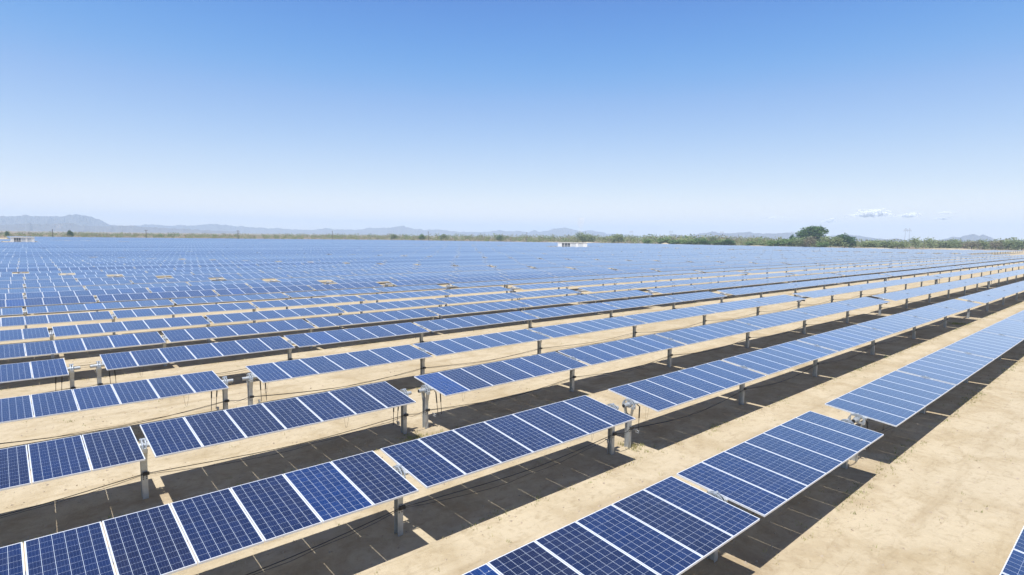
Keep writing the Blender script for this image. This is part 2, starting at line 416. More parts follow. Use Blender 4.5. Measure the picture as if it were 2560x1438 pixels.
def bearing_mesh():
    """arched bearing housing over the tube: wide outer hoop, two small inner hoops and a hanger yoke, in the yz plane"""
    b = MB()
    def hoop(cy_, cz, ry, rz, a0, a1, w, th, n=14):
        for k in range(n):
            A, B = [math.radians(a0 + (a1 - a0) * (k + j) / n) for j in (0, 1)]
            def p(r, an, x): return (x, cy_ + (ry + r) * math.cos(an), cz + (rz + r) * math.sin(an))
            for (r0, x0), (r1, x1) in (((th, -w), (th, w)), ((0, w), (0, -w)), ((0, -w), (th, -w)), ((th, w), (0, w))):
                b.quad(p(r0, A, x0), p(r1, A, x1), p(r1, B, x1), p(r0, B, x0))
    for xs in (-0.035, 0.035):
        bx = len(b.v)
        hoop(0, -0.03, 0.20, 0.175, -8, 188, 0.010, 0.026)
        hoop(-0.10, 0.02, 0.075, 0.085, -20, 200, 0.010, 0.020, 10)
        hoop(0.10, 0.02, 0.075, 0.085, -20, 200, 0.010, 0.020, 10)
        b.v[bx:] = [(x + xs, y, z) for x, y, z in b.v[bx:]]
    b.box(-0.05, 0.05, -0.225, -0.17, -0.10, 0.0); b.box(-0.05, 0.05, 0.17, 0.225, -0.10, 0.0)
    b.box(-0.045, 0.045, -0.03, 0.03, 0.03, 0.17); b.tube([(-0.07, 0, 0.165), (0.07, 0, 0.165)], 0.022, 8)
    b.tube([(-0.055, 0, 0), (0.055, 0, 0)], 0.085, 12)
    return b.mesh('bearing', M_CAST)
def damper_mesh():
    b = MB(); b.tube([(0, 0, 0), (0, 0, -0.36)], 0.021, 8); b.tube([(0, 0, -0.36), (0, 0, -0.80)], 0.010, 6)
    b.tube([(0.0, -0.02, 0.0), (0.0, 0.09, 0.05)], 0.014, 6)
    return b.mesh('damper', M_BLACK)
def damper_arm_mesh():
    b = MB(); b.tube([(0, 0, 0), (0.0, 0.10, 0.02), (0, 0.2, 0.02)], 0.016, 6); b.tube([(0, 0, -.05), (0, .12, -.06)], .012, 6)
    b.box(-0.04, 0.04, 0.10, 0.115, -0.06, 0.04); return b.mesh('damper_arm', M_GALV)
def motor_mesh():
    """slew gear in the drive gap: round housing, side gearbox, motor can and cover"""
    b = MB()
    b.tube([(-0.10, 0, 0), (0.10, 0, 0)], 0.20, 18); b.tube([(-0.13, 0, 0), (0.13, 0, 0)], 0.13, 14)
    b.box(-0.09, 0.09, -0.24, 0.24, -0.31, -0.16); b.tube([(0.0, -0.52, -0.235), (0.0, -0.22, -0.235)], 0.062, 10, 1)
    b.tube([(0, 0.22, -0.235), (0, 0.34, -0.235)], 0.05, 10, 1)
    b.box(-0.14, 0.14, -0.14, 0.14, -0.40, -0.31)
    b.box(0.16, 0.40, -0.16, 0.10, 0.07, 0.11, 2)
    return b.mesh('drive_motor', [M_MOTOR, M_DARK, M_WHITE])
def loop_mesh(seed):
    q = random.Random(seed); b = MB()
    for k in range(2):
        x0 = q.uniform(0.1, 1.3); w = q.uniform(0.12, 0.4); d = q.uniform(0.15, 0.62); yy = q.uniform(-0.5, 0.1)
        b.tube([(x0 + w * s, yy + 0.05 * math.sin(3 * s), -0.09 - d * math.sin(math.pi * s) ** 0.8) for s in [j / 10 for j in range(11)]], 0.0032, 4)
    return b.mesh('lead_wire', M_BLACK)
ME_BEAR, ME_BRACK, ME_DAMP, ME_DARM, ME_MOTOR = bearing_mesh(), bracket_mesh(), damper_mesh(), damper_arm_mesh(), motor_mesh()
ME_LOOP = [loop_mesh(3), loop_mesh(8)]
POSTS = {}
def post_for(z):
    k = round(z, 2)
    if k not in POSTS: POSTS[k] = post_mesh(k)
    return POSTS[k]

def words(n):
    ones = 'zeroth first second third fourth fifth sixth seventh eighth ninth tenth eleventh twelfth thirteenth fourteenth fifteenth sixteenth seventeenth eighteenth nineteenth'.split()
    tens = 'x x twenty thirty forty fifty sixty seventy eighty ninety hundred'.split(); tth = 'x x twentieth thirtieth fortieth fiftieth sixtieth seventieth eightieth ninetieth hundredth'.split()
    if n < 20: return ones[n]
    if n >= 100: return 'hundredth' if n == 100 else 'hundred and ' + ones[n - 100] if n < 120 else str(n)
    return tth[n // 10] if n % 10 == 0 else tens[n // 10] + '-' + ones[n % 10]

def near_tracker(i, x0, label, group, detail, x_max=1e9):
    """tracker with every panel, post, bearing as its own part; x0 = world x of the first module's left edge"""
    y, _, h, th = row_par(i)
    root = empty('solar_tracker', (x0, y, 0)); tag(root, label, 'solar tracker', group)
    mods, sup, drive, tot = layout()
    axis = Vector((0, 0.13 * math.sin(th), h - 0.13 * math.cos(th)))        # torque tube axis under the panel plane
    seen = lambda lx, m=230: inframe((x0 + lx, y, h), m)
    vis = [lx for lx in mods if seen(lx + MODW / 2)]
    if not vis: return None
    lo_, hi_ = min(vis), max(vis) + MODW
    for lx in mods:
        if lx < lo_ - 0.01 or lx > hi_: continue
        loc = (lx + MODW / 2, 0, h); jit = random.gauss(0, 0.0016)
        o = link('solar_panel', ME_CELLS if detail else ME_PANEL, root, loc, (th + jit, 0, 0))
        if detail: link('panel_frame', ME_FRAME, o)
    b = MB(); r = 0.062
    segs = [(-0.42, drive - 0.12), (drive + 0.12, tot + 0.42)]
    for a, c in segs:
        a, c = max(a, lo_ - 0.45), min(c, hi_ + 0.45)
        if a >= c: continue
        b.tube([(a, axis.y, axis.z), (c, axis.y, axis.z)], r, 10)
        for e, s in ((a, -1), (c, 1)): b.tube([(e + s * 0.002, axis.y, axis.z), (e + s * 0.004, axis.y, axis.z)], r * 0.86, 10, 1)
    rm = Matrix.Translation((0, 0, h)) @ Matrix.Rotation(th, 4, 'X')      # short rails that clamp neighbouring modules to the tube
    for lx in mods:
        if lo_ - 0.01 <= lx <= hi_: b.box(lx - 0.040, lx + 0.022, -0.22, 0.22, -0.085, -0.0415, 0, xf=rm)
    me = b.mesh('torque_tube', [M_GALV, M_DARK]); link('torque_tube', me, root)
    for k, sx in enumerate(sup):
        if sx < lo_ - 0.5 or sx > hi_ + 0.5: continue
        end = k in (0, len(sup) - 1); isd = abs(sx - drive) < 0.01
        xx = sx - (0.30 if k == 0 else -0.30 if end else 0) if end else sx
        top = axis.z - 0.30
        p = link('post', post_for(top), root, (xx, axis.y, 0))
        link('bracket', ME_BRACK, p, (0, 0, axis.z))
        if isd: link('drive_motor', ME_MOTOR, root, (xx, axis.y, axis.z))
        else: link('bearing', ME_BEAR, root, (xx, axis.y, axis.z), (th * 0.6, 0, 0))
        if end and i <= 6:
            s = 1 if k == 0 else -1
            for dx in ((0.30,) if i < 2 else (0.30, 0.48)):
                d = link('damper', ME_DAMP, root, (xx + s * dx, axis.y - 0.19, axis.z - 0.10), (random.gauss(0, .05), -s * 0.05, 0))
            link('damper_arm', ME_DARM, root, (xx + s * 0.28, axis.y - 0.21, axis.z - 0.88))
            if i <= 4:
                for q in range(2): link('lead_wire', ME_LOOP[(i + q) % 2], root, (xx + (0.15 if s > 0 else -1.6) + q * s * 0.9, 0, h))
    return root

def far_geom(nb, th, h):
    """one tracker as plain arrays for a single mesh (panels, posts, tube)"""
    b = MB(); mods, sup, drive, tot = layout(nb)
    rot = Matrix.Translation((0, 0, h)) @ Matrix.Rotation(th, 4, 'X')
    L2 = MODL / 2
    for k, lx in enumerate(mods):
        A = [rot @ Vector(p) for p in ((lx, -L2, 0), (lx + MODW, -L2, 0), (lx + MODW, L2, 0), (lx, L2, 0))]
        B = [rot @ Vector(p) for p in ((lx, -L2, -.04), (lx + MODW, -L2, -.04), (lx + MODW, L2, -.04), (lx, L2, -.04))]
        e = 0.002
        b.quad(*A, m=0, uv=((k + e, 0), (k + 1 - e, 0), (k + 1 - e, 1), (k + e, 1)))
        b.quad(B[3], B[2], B[1], B[0], m=1); b.quad(B[0], B[1], A[1], A[0], m=2); b.quad(B[2], B[3], A[3], A[2], m=2)
        b.quad(B[3], B[0], A[0], A[3], m=2); b.quad(B[1], B[2], A[2], A[1], m=2)
    zc = h - 0.13
    b.box(-0.4, tot + 0.4, -0.055, 0.055, zc - 0.055, zc + 0.055, 3)
    for sx in sup:
        if drive and abs(sx - drive) < .01:
            b.box(sx - .14, sx + .14, -.2, .2, zc - .3, zc + .2, 4); b.box(sx + .16, sx + .4, -.16, .1, zc + .1, zc + .13, 5)
        else:
            b.box(sx - .045, sx + .045, -.25, .25, zc - .05, zc + .10, 3, taper=.7); b.box(sx - .045, sx + .045, -.19, .19, zc + .10, zc + .20, 3, taper=.6)
        b.box(sx - .065, sx + .065, -.08, .08, -0.3, zc - .3, 3, faces='-x+x-y+y')
        b.box(sx - .06, sx + .06, -.085, .085, zc - .40, zc - .05, 3, taper=1.6)
    return b
FAR_MATS = [M_CELL, M_BACK, M_FRAME, M_GALV, M_MOTOR, M_WHITE]
FARM = {}
def far_mesh(nb, th, h):
    k = (nb, round(th / 0.012), round(h / 0.04))
    if k not in FARM: FARM[k] = far_geom(nb, k[1] * 0.012, k[2] * 0.04).mesh('solar_tracker', FAR_MATS)
    return FARM[k]
BAYEND = [layout(n)[3] for n in range(0, 13)]
def fit_bays(length):
    n = 0
    for k in range(1, 13):
        if BAYEND[k] <= length: n = k
    return n

GRP = 'solar trackers standing in rows on the sand'
jobs = []           # (distance, kind, row, x0, bays, block, column)
LAST = 78
for i in range(-1, LAST + 1):
    y, dx, h, th = row_par(i)
    ivs = intervals(-140, curve(ROAD, y) - 4, y)
    for c in range(-1, 5):
        p0 = dx + GT / 2 + c * PERIOD
        for k, (ia, ib) in enumerate(ivs):
            x0 = max(p0, ia) if k else p0
            n = fit_bays(min(TLEN + 0.1, ib - x0, p0 + TLEN + 0.1 - x0))
            if n == 0 or x0 > ib: continue
            xe = x0 + BAYEND[n]
            xs = [x0 + (xe - x0) * t / 60 for t in range(61)]
            vis = [x for x in xs if inframe((x, y, h), 150 if i < 1 else 0)]
            if not vis: continue
            x_near = min(vis, key=lambda x: (Vector((x, y, h)) - CAM).length)
            d = (Vector((x_near, y, h)) - CAM).length
            area = len(vis) / 60 * (xe - x0) / d ** 2
            near = n == 12 and ((c <= 0 and i <= 22) or (c == 1 and i <= 6))
            jobs.append(dict(area=area, near=near, i=i, c=c + k * .1, x0=x0, n=n, block=0, d=d))
for i in range(10, 112):
    y, dx, h, th = row_par(i)
    xs0 = max(curve(ROAD, y) + 4.5, CAM.x + (y) * 0.0 - 2.5); xe0 = curve(EDGE, y) - 1
    x0 = xs0; c = 0
    while True:
        n = fit_bays(min(TLEN + 0.1, xe0 - x0))
        if n == 0: break
        xe = x0 + BAYEND[n]; xm = (x0 + xe) / 2
        if any(math.hypot(max(x0, min(xe, cb.x)) - cb.x, y - cb.y) < 9 for cb, w, dep in CABINS):
            x0 += 9.0
            if x0 > xe0: break
            continue
        if inframe((x0, y, h), 0) or inframe((xe, y, h), 0) or inframe((xm, y, h), 0):
            d = (Vector((xm, y, h)) - CAM).length
            jobs.append(dict(area=(xe - x0) / d ** 2.4, near=False, i=i, c=c, x0=x0, n=n, block=1, d=d))
        x0 = xe + GT; c += 1
jobs.sort(key=lambda j: -j['area'])
single, rest = jobs[:296], jobs[296:]
where0 = ['', '', '', '', '']
def label_of(j):
    i, c = j['i'], j['c']
    if j['block'] == 0:
        rw = words(i + 2)
        if c < 0: return f'blue solar tracker left of the end post gap, {rw} row from the camera'
        inrow = sorted(q['c'] for q in jobs if q['block'] == 0 and q['i'] == i)
        if i <= 4 and c == 0: return f'blue solar tracker right of the end post gap, {rw} row from the camera'
        if len(inrow) == 1: return f'long blue solar tracker, the only one seen in the {rw} row from the camera'
        k = inrow.index(c)
        if k == len(inrow) - 1: return f'pale blue solar tracker ending the {rw} row from the camera, nearest the sand road'
        return f'blue solar tracker in the {rw} row from the camera, {words(k + 1)} from the left frame edge'
    rw = words(i - 9)
    inrow = sorted(q['c'] for q in jobs if q['block'] == 1 and q['i'] == i); k = inrow.index(c)
    pos = 'beside the sand road' if k == 0 else 'nearest the scrub' if k == len(inrow) - 1 else f'{words(k + 1)} from the road'
    return f'pale solar tracker beyond the sand road, {rw} row of that block, {pos}'

for j in single:
    lab = label_of(j)
    if j['near']:
        near_tracker(j['i'], j['x0'], lab, GRP, j['i'] <= 4)
    else:
        y, _, h, th = row_par(j['i'])
        th += random.gauss(0, 0.006)
        o = link('solar_tracker', far_mesh(j['n'], th, h), None, (j['x0'], y, 0)); tag(o, lab, 'solar tracker', GRP)
# everything smaller than those 296: one object
if rest:
    V, Fc, Mi, UVs = [], [], [], []; off = 0
    cache = {}
    for j in rest:
        y, _, h, th = row_par(j['i']); key = (j['n'], round(th / 0.012))
        if key not in cache:
            g = far_geom(j['n'], key[1] * 0.012, H_PANEL)
            cache[key] = (np.array(g.v), np.array(g.f), np.array(g.m), np.array(g.uv).reshape(-1, 2))
        v, f, m, uv = cache[key]
        V.append(v + np.array((j['x0'], y, 0))); Fc.append(f + off); Mi.append(m); UVs.append(uv); off += len(v)
    V = np.concatenate(V); Fc = np.concatenate(Fc); Mi = np.concatenate(Mi); UVs = np.concatenate(UVs)
    me = bpy.data.meshes.new('distant_solar_trackers')
    me.vertices.add(len(V)); me.vertices.foreach_set('co', V.astype(np.float32).ravel())
    me.loops.add(Fc.size); me.loops.foreach_set('vertex_index', Fc.astype(np.int32).ravel())
    me.polygons.add(len(Fc)); me.polygons.foreach_set('loop_start', np.arange(0, Fc.size, 4, dtype=np.int32))
    for m in FAR_MATS: me.materials.append(m)
    me.polygons.foreach_set('material_index', Mi.astype(np.int32))
    ul = me.uv_layers.new(name='UVMap'); ul.data.foreach_set('uv', UVs.astype(np.float32).ravel())
    me.update(calc_edges=True)
    tag(link('distant_solar_trackers', me), 'farthest pale solar trackers beyond the sand road, merging before the scrub', 'solar trackers', GRP, 'stuff')

# ------------------------------------------------------------------ cables slung along the near rows
def cable_row(i, xa, xb):
    y, dx, h, th = row_par(i); q = random.Random(90 + i)
    mods, sup, drive, tot = layout()
    xs = []
    for c in (-1, 0):
        for k, sx in enumerate(sup):
            e = -0.30 if k == 0 else 0.30 if k == len(sup) - 1 else 0
            xs.append(dx + GT / 2 + c * PERIOD + sx + e)
    xs = [x for x in xs if xa < x < xb]
    b = MB()
    for strand in range(2):
        pts = []
        for p, n in zip(xs, xs[1:]):
            L = n - p; sag = (0.20 if L > 3 else 0.03) * q.uniform(0.6, 1.25); za, zb = 0.66, 0.66
            for t in range(12):
                s = t / 12
                pts.append((p + L * s, y - 0.11 - 0.02 * strand - 0.05 * math.sin(math.pi * s), za - sag * 4 * s * (1 - s) + 0.012 * math.sin(9 * s + strand * 2) - strand * (0.02 + 0.05 * math.sin(math.pi * s) * q.random())))
        b.tube(pts, 0.010 if strand == 0 else 0.006, 5)
    for x in xs: b.box(x - 0.05, x + 0.09, y - 0.13, y - 0.086, 0.61, 0.69)
    o = link('power_cable', b.mesh('power_cable', M_BLACK))
    tag(o, f'black cable slung from post to post along the {words(i + 2)} row from the camera', 'cable', 'cables slung along the near rows')
for i in range(0, 6): cable_row(i, -40, 45 + 6 * i)

# ------------------------------------------------------------------ ground
def sheet(name, pts, z, mat, kind='structure'):
    me = bpy.data.meshes.new(name); me.from_pydata([(x, y, z) for x, y in pts], [], [tuple(range(len(pts)))]); me.materials.append(mat); me.update()
    o = link(name, me); o['kind'] = kind; return o
G = 9000.0
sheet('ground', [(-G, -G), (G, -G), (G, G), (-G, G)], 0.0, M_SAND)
# scrub soil begins past the sandy strip round the array: an uneven band out to the mountains
def scrub_inner(u):
    """distance from the camera at which the sand strip ends, by direction"""
    pts = [(-900, 640), (0, 618), (320, 585), (640, 575), (960, 600), (1280, 560), (1450, 585), (1600, 590), (1750, 545), (1920, 545), (2240, 560), (2560, 640), (3300, 700)]
    for (a, da), (b, db) in zip(pts, pts[1:]):
        if a <= u <= b: return da + (db - da) * (u - a) / (b - a)
    return 640
us = np.linspace(-900, 3300, 160)
b = MB()
prev = None
for u in us:
    d0 = scrub_inner(u) + 10 * math.sin(u * 0.021) + random.uniform(-4, 4)
    pi_, po = at_dist(u, d0, 0.004), at_dist(u, 7000, 0.004)
    if prev: b.quad(prev[0], pi_, po, prev[1])
    prev = (pi_, po)
sc_o = link('scrub_ground', b.mesh('scrub_ground', M_SOIL)); sc_o['kind'] = 'structure'
# low sand berms pushed up along the edge of the array
b = MB()
for (u, d, w, hh) in ((2012, 545, 22, 1.5), (1985, 545, 14, .9), (1664, 560, 14, 2.2), (1700, 556, 30, 1.2), (2080, 530, 40, .9), (2190, 540, 50, 1.1), (1475, 580, 26, 1.7), (1380, 585, 30, 1.2), (2380, 600, 60, 1.0), (1300, 590, 24, 1.1), (1895, 545, 40, 1.2)):
    c = at_dist(u, d); ns, nr = 18, 5
    dirv = Vector((c.x - CAM.x, c.y - CAM.y, 0)).normalized(); side = Vector((dirv.y, -dirv.x, 0))
    grid = []
    for r_ in range(nr + 1):
        ring = []
        for k in range(ns):
            an = 2 * math.pi * k / ns; rr = r_ / nr
            z = hh * (math.cos(rr * math.pi) * .5 + .5) * (1 + 0.25 * math.sin(an * 3 + u) * rr) - 0.03
            q = c + side * (w / 2 * rr * math.cos(an)) + dirv * (5 * rr * math.sin(an)); ring.append((q.x, q.y, z))
        grid.append(ring)
    for r_ in range(nr):
        for k in range(ns):
            b.quad(grid[r_][k], grid[r_ + 1][k], grid[r_ + 1][(k + 1) % ns], grid[r_][(k + 1) % ns])
o = link('sand_terrain', b.mesh('sand_terrain', M_SAND)); o['kind'] = 'structure'

# grass along the drip lines, and dry tufts on the sand
b = MB()
def tuft(x, y, hgt, n, spread):
    for _ in range(n):
        a = random.uniform(0, 6.283); r_ = abs(random.gauss(0, spread)); px, py = x + r_ * math.cos(a), y + r_ * math.sin(a)
        l = hgt * random.uniform(.5, 1.2); t = random.uniform(0, 6.283); lean = random.uniform(.1, .8) * l; w = random.uniform(.004, .009)
        b.tri((px - w * math.sin(t), py + w * math.cos(t), 0), (px + w * math.sin(t), py - w * math.cos(t), 0), (px + lean * math.cos(t), py + lean * math.sin(t), l))
def pn(x, s): return 0.5 + 0.5 * math.sin(x * 0.9 + s) * math.sin(x * 0.37 + 2 * s) + 0.2 * math.sin(x * 2.3 + s)
for i in range(0, 8):
    y, dx, h, th = row_par(i)
    for _ in range(1700):
        x = random.uniform(-24, 62 + 6 * i)
        if not inframe((x, y - 0.9, 0), 60): continue
        dens = pn(x, i) * (1.0 if x > dx - 6 else 0.45)
        if random.random() < dens * (0.95 if i < 4 else 0.6):
            tuft(x, y - 0.80 + random.gauss(0, .13), random.uniform(.03, .085), random.randint(5, 9), .07)
    for _ in range(260):
        x = random.uniform(-24, 60)
        if inframe((x, y - 2.2, 0), 0) and random.random() < .5: tuft(x, y - random.uniform(-1.5, 3.3), random.uniform(.03, .08), 8, .09)
for (x, y_, n) in ((at(1005, 1095).x + .3, at(1005, 1095).y - .25, 40), (at(1590, 1120).x, at(1590, 1120).y, 30), (at(2390, 810).x, at(2390, 810).y, 70)):
    for _ in range(n): tuft(x + random.gauss(0, .28), y_ + random.gauss(0, .2), random.uniform(.06, .16), 9, .06)
tag(link('grass', b.mesh('grass', M_GRASS)), 'sparse green and straw grass along the drip lines of the rows', 'grass', None, 'stuff')
# small stones and clods
b = MB()
for _ in range(3600):
    u = random.uniform(-40, 2600); v = 1440 - (random.random() ** 0.6) * 560
    p = at(u, v); s = random.choice((.012, .016, .022, .03, .045)) * random.uniform(.6, 1.3)
    a = [Vector((random.uniform(.6, 1.2) * s * math.cos(k * 2.094), random.uniform(.6, 1.2) * s * math.sin(k * 2.094), 0)) + p for k in range(3)]
    t = p + Vector((random.gauss(0, .2) * s, random.gauss(0, .2) * s, s * random.uniform(.5, .9)))
    for k in range(3): b.tri(a[k], a[(k + 1) % 3], t)
tag(link('gravel', b.mesh('gravel', M_STONE)), 'small stones and clods scattered over the sand', 'gravel', None, 'stuff')

# ------------------------------------------------------------------ inverter cabins on the road
def cabin(pos, width, hgt, label, u0):
    v = Vector((pos.x - CAM.x, pos.y - CAM.y, 0)).normalized(); ang = math.atan2(v.y, v.x) - math.pi / 2
    root = empty('inverter_cabin', pos); root.rotation_euler = (0, 0, ang); tag(root, label, 'cabin', 'white inverter cabins on the sand road')
    w = width / 2; d = 2.6
    bays = [(-w + width * f0, -w + width * f1) for f0, f1 in ((.145, .225), (.24, .325), (.335, .425))]
    lou = [(-w + width * f0, -w + width * f1) for f0, f1 in ((.455, .62), (.70, .865))]
    b = MB(); zt = hgt - 0.15; openings = sorted(bays + lou); x = -w; z0, z1 = 0.35, hgt - 0.45
    b.box(-w, w, 0.25, d, 0.15, zt, faces='-x+x+y+z-z')
    for a, c in openings + [(w, w)]:
        if a > x: b.box(x, a, 0.0, 0.25, 0.15, zt)
        if c > a: b.box(a, c, 0.0, 0.25, 0.15, z0, faces='-y+y-z+z'); b.box(a, c, 0.0, 0.25, z1, zt, faces='-y+y-z+z')
        x = c
    b.box(-w + .1, w - .1, .1, d - .1, 0, .15)
    link('wall', b.mesh('wall', M_WHITE), root)
    b = MB(); b.box(-w - .12, w + .12, -.15, d + .12, zt, hgt); link('roof', b.mesh('roof', M_WHITE), root)
    for a, c in bays:
        b = MB(); b.box(a, c, .18, .30, z0, z1); o = link('equipment_bay', b.mesh('equipment_bay', M_WIN), root)
        b = MB(); m_ = (a + c) / 2; b.box(m_ - .22, m_ + .3, .08, .17, z0, z0 + (z1 - z0) * random.uniform(.45, .75)); link('switch_box', b.mesh('switch_box', M_MOTOR), o)
    for a, c in lou:
        b = MB(); n = 9
        for k in range(n):
            za = z0 + (z1 - z0) * k / n; zb = za + (z1 - z0) / n * .8
            b.quad((a, .03, za), (c, .03, za), (c, .13, zb), (a, .13, zb)); b.quad((a, .13, zb), (c, .13, zb), (c, .15, zb + .02), (a, .15, zb + .02))
        b.box(a, c, .16, .2, z0, z1, faces='-y'); link('louvre', b.mesh('louvre', M_LOUV), root)
    return root
cabin(CABINS[0][0], 16.0, 3.5, 'white inverter cabin with three dark bays and two louvres, mid field before the scrub', 0)
cabin(CABINS[1][0], 8.4, 3.4, 'white inverter cabin at the far left edge of the array below the mountains', 1)

# ------------------------------------------------------------------ poles and pylons
def pole(u, vtop, dist, arm, label):
    p = at_dist(u, dist); d = ray(u, vtop); top = CAM.z + d.z * dist / math.hypot(d.x, d.y)
    root = empty('utility_pole', p); tag(root, label, 'utility pole', 'wooden utility poles along the scrub')
    b = MB(); b.tube([(0, 0, -.5), (0, 0, top)], [.26, .17], 8); link('pole', b.mesh('pole', M_WOOD), root)
    b = MB(); b.box(-arm, arm, -.07, .07, top - .7, top - .5)
    for s in (-.9, 0, .9): b.tube([(s * arm, 0, top - .5), (s * arm, 0, top - .15)], .07, 6)
    o = link('crossarm', b.mesh('crossarm', M_WOOD), root); o.rotation_euler = (0, 0, -YAW)
for u, vt, d, arm, lab in ((131, 573, 560, .3, 'dark utility pole standing past the cabin at the far left'),
                           (365, 574.5, 560, 1.3, 'utility pole with crossarm below the foot of the tallest mountain'),
                           (595, 576, 555, 1.1, 'utility pole with crossarm in the scrub, third from the left'),
                           (831, 578, 560, .4, 'dark utility pole in the scrub left of the twin pale peaks'),
                           (1071, 579, 560, .9, 'utility pole in the scrub between the pale peaks and the mid field cabin'),
                           (1317, 581, 590, .5, 'utility pole in the scrub just left of the mid field cabin'),
                           (2419, 599, 690, 1.2, 'utility pole among the mesquite in front of the twin-topped hill')):
    pole(u, vt, d, arm, lab)
def pylon(u, vtop, dist, gap, label):
    p = at_dist(u, dist); d = ray(u, vtop); top = CAM.z + d.z * dist / math.hypot(d.x, d.y)
    root = empty('power_pylon', p); root.rotation_euler = (0, 0, -YAW); tag(root, label, 'pylon', 'steel transmission pylons beyond the scrub')
    for s in (-1, 1):
        b = MB(); b.tube([(s * gap, 0, -.5), (s * gap * .75, 0, top)], [.38, .26], 8); link('mast', b.mesh('mast', M_PYLON), root)
    b = MB(); g = gap * 1.55; z = top * .86
    b.box(-g, g, -.35, .35, z, z + .8)
    for s in (-1, 1): b.tube([(s * gap * .75, 0, top), (s * g, 0, z + .5)], .22, 6); b.tube([(s * gap * .75, 0, top), (0, 0, z + .5)], .22, 6)
    for s in (-.95, 0, .95): b.tube([(s * g, 0, z), (s * g, 0, z - 3)], .25, 6)
    link('crossarm', b.mesh('crossarm', M_PYLON), root)
for u, vt, d, gap, lab in ((2267, 571, 1500, 5.2, 'tall H shaped steel pylon above the scrub right of the big tree'),
                           (1677, 577, 2000, 4.2, 'faint H shaped pylon above the scrub right of the cabin'),
                           (1578, 577, 2100, 4.0, 'faint H shaped pylon nearest the mid field cabin'),
                           (1804, 578, 2000, 4.2, 'faint H shaped pylon in front of the jagged ridge'),
                           (1980, 579, 2100, 4.0, 'faint H shaped pylon just left of the big dark tree')):
    pylon(u, vt, d, gap, lab)

# ------------------------------------------------------------------ vegetation
def crown_mesh(name, mat, blobs, n, leaf, seed, droop=0.0):
    """many small leaf cards spread through a few overlapping volumes; unit tree: height 1, width about 1"""
    q = np.random.default_rng(seed); b = MB()
    wsum = sum(r[3] * r[4] * r[3] for r in blobs)
    for (cx, cy_, cz, rx, rz) in blobs:
        k = int(n * rx * rz * rx / wsum)
        for _ in range(k):
            d = q.normal(size=3); d /= np.linalg.norm(d); rr = q.random() ** 0.45
            lump = 1 + 0.22 * math.sin(d[0] * 5 + seed) * math.sin(d[1] * 6 + cx * 9) + 0.15 * math.sin(d[2] * 9 + cz * 20)
            p = np.array((cx + d[0] * rx * rr * lump, cy_ + d[1] * rx * rr * lump, cz + d[2] * rz * rr * lump))
            if p[2] < 0.02: p[2] = 0.02 + q.random() * .05
            a = q.normal(size=3); a /= np.linalg.norm(a); c = np.cross(a, q.normal(size=3)); c /= np.linalg.norm(c)
            s = leaf * q.uniform(.5, 1.3); e = leaf * q.uniform(.35, .8)
            b.quad(p - a * s - c * e * .3, p + c * e, p + a * s + c * e * .2, p - c * e)
    return b.mesh(name, mat)
def trunk_mesh(seed, hh=0.55, limbs=5, r=0.03):
    q = random.Random(seed); b = MB()
    b.tube([(0, 0, -.03), (q.uniform(-.03, .03), 0, hh * .5), (q.uniform(-.05, .05), q.uniform(-.05, .05), hh)], [r, r * .8, r * .55], 8)
    for k in range(limbs):
        a = 6.283 * k / limbs + q.uniform(-.4, .4); z = hh * q.uniform(.25, .8)
        b.tube([(0, 0, z), (.14 * math.cos(a), .14 * math.sin(a), z + .14), (.3 * math.cos(a), .3 * math.sin(a), z + q.uniform(.2, .34))], [r * .6, r * .42, r * .18], 6)
    return b.mesh('trunk', M_BARK)
BUSH = [(0, 0, .45, .42, .40), (.28, .1, .36, .27, .3), (-.27, -.08, .38, .28, .32), (.05, -.2, .62, .24, .28), (-.1, .2, .55, .26, .3)]
MESQ = [(0, 0, .55, .36, .34), (.3, .1, .5, .24, .26), (-.3, 0, .48, .25, .28), (.1, -.2, .76, .22, .2), (-.15, .15, .72, .22, .2), (.32, -.15, .25, .2, .2), (-.3, .1, .22, .22, .2)]
BIG = [(-.02, 0, .80, .28, .18), (.22, .04, .84, .22, .14), (.44, .0, .72, .17, .11), (-.25, .05, .70, .24, .20), (-.44, 0, .52, .22, .22), (.1, -.1, .62, .28, .20), (.22, .1, .42, .24, .18), (.42, .05, .42, .17, .08), (-.15, .1, .42, .32, .24), (-.1, 0, .2, .34, .2)]
ROUND = [(0, 0, .55, .40, .40), (.2, .1, .45, .32, .36), (-.15, 0, .72, .28, .24), (-.3, 0, .35, .24, .3), (.36, 0, .28, .2, .26)]
CRW = {
    'scrub0': crown_mesh('crown', M_SCRUB, BUSH, 480, .068, 1), 'scrub1': crown_mesh('crown', M_LEAFO, MESQ, 560, .062, 2),
    'olive': crown_mesh('crown', M_LEAFO, MESQ, 1200, .048, 3), 'bright': crown_mesh('crown', M_LEAFB, BUSH, 1200, .052, 4),
    'dry': crown_mesh('crown', M_LEAFY, MESQ, 900, .046, 5), 'round': crown_mesh('crown', M_LEAFD, ROUND, 2600, .042, 6),
    'big': crown_mesh('crown', M_LEAFD, BIG, 5600, .037, 7), 'olive2': crown_mesh('crown', M_LEAFO, BUSH, 1200, .05, 8),
    'wispy': crown_mesh('crown', M_LEAFO, [(0, 0, .6, .3, .36), (.25, .1, .55, .2, .3), (-.2, .1, .7, .2, .26), (.05, -.1, .3, .3, .26)], 800, .046, 9)}
TRK = [trunk_mesh(1), trunk_mesh(2, .5, 6), trunk_mesh(3, .6, 5, .04)]
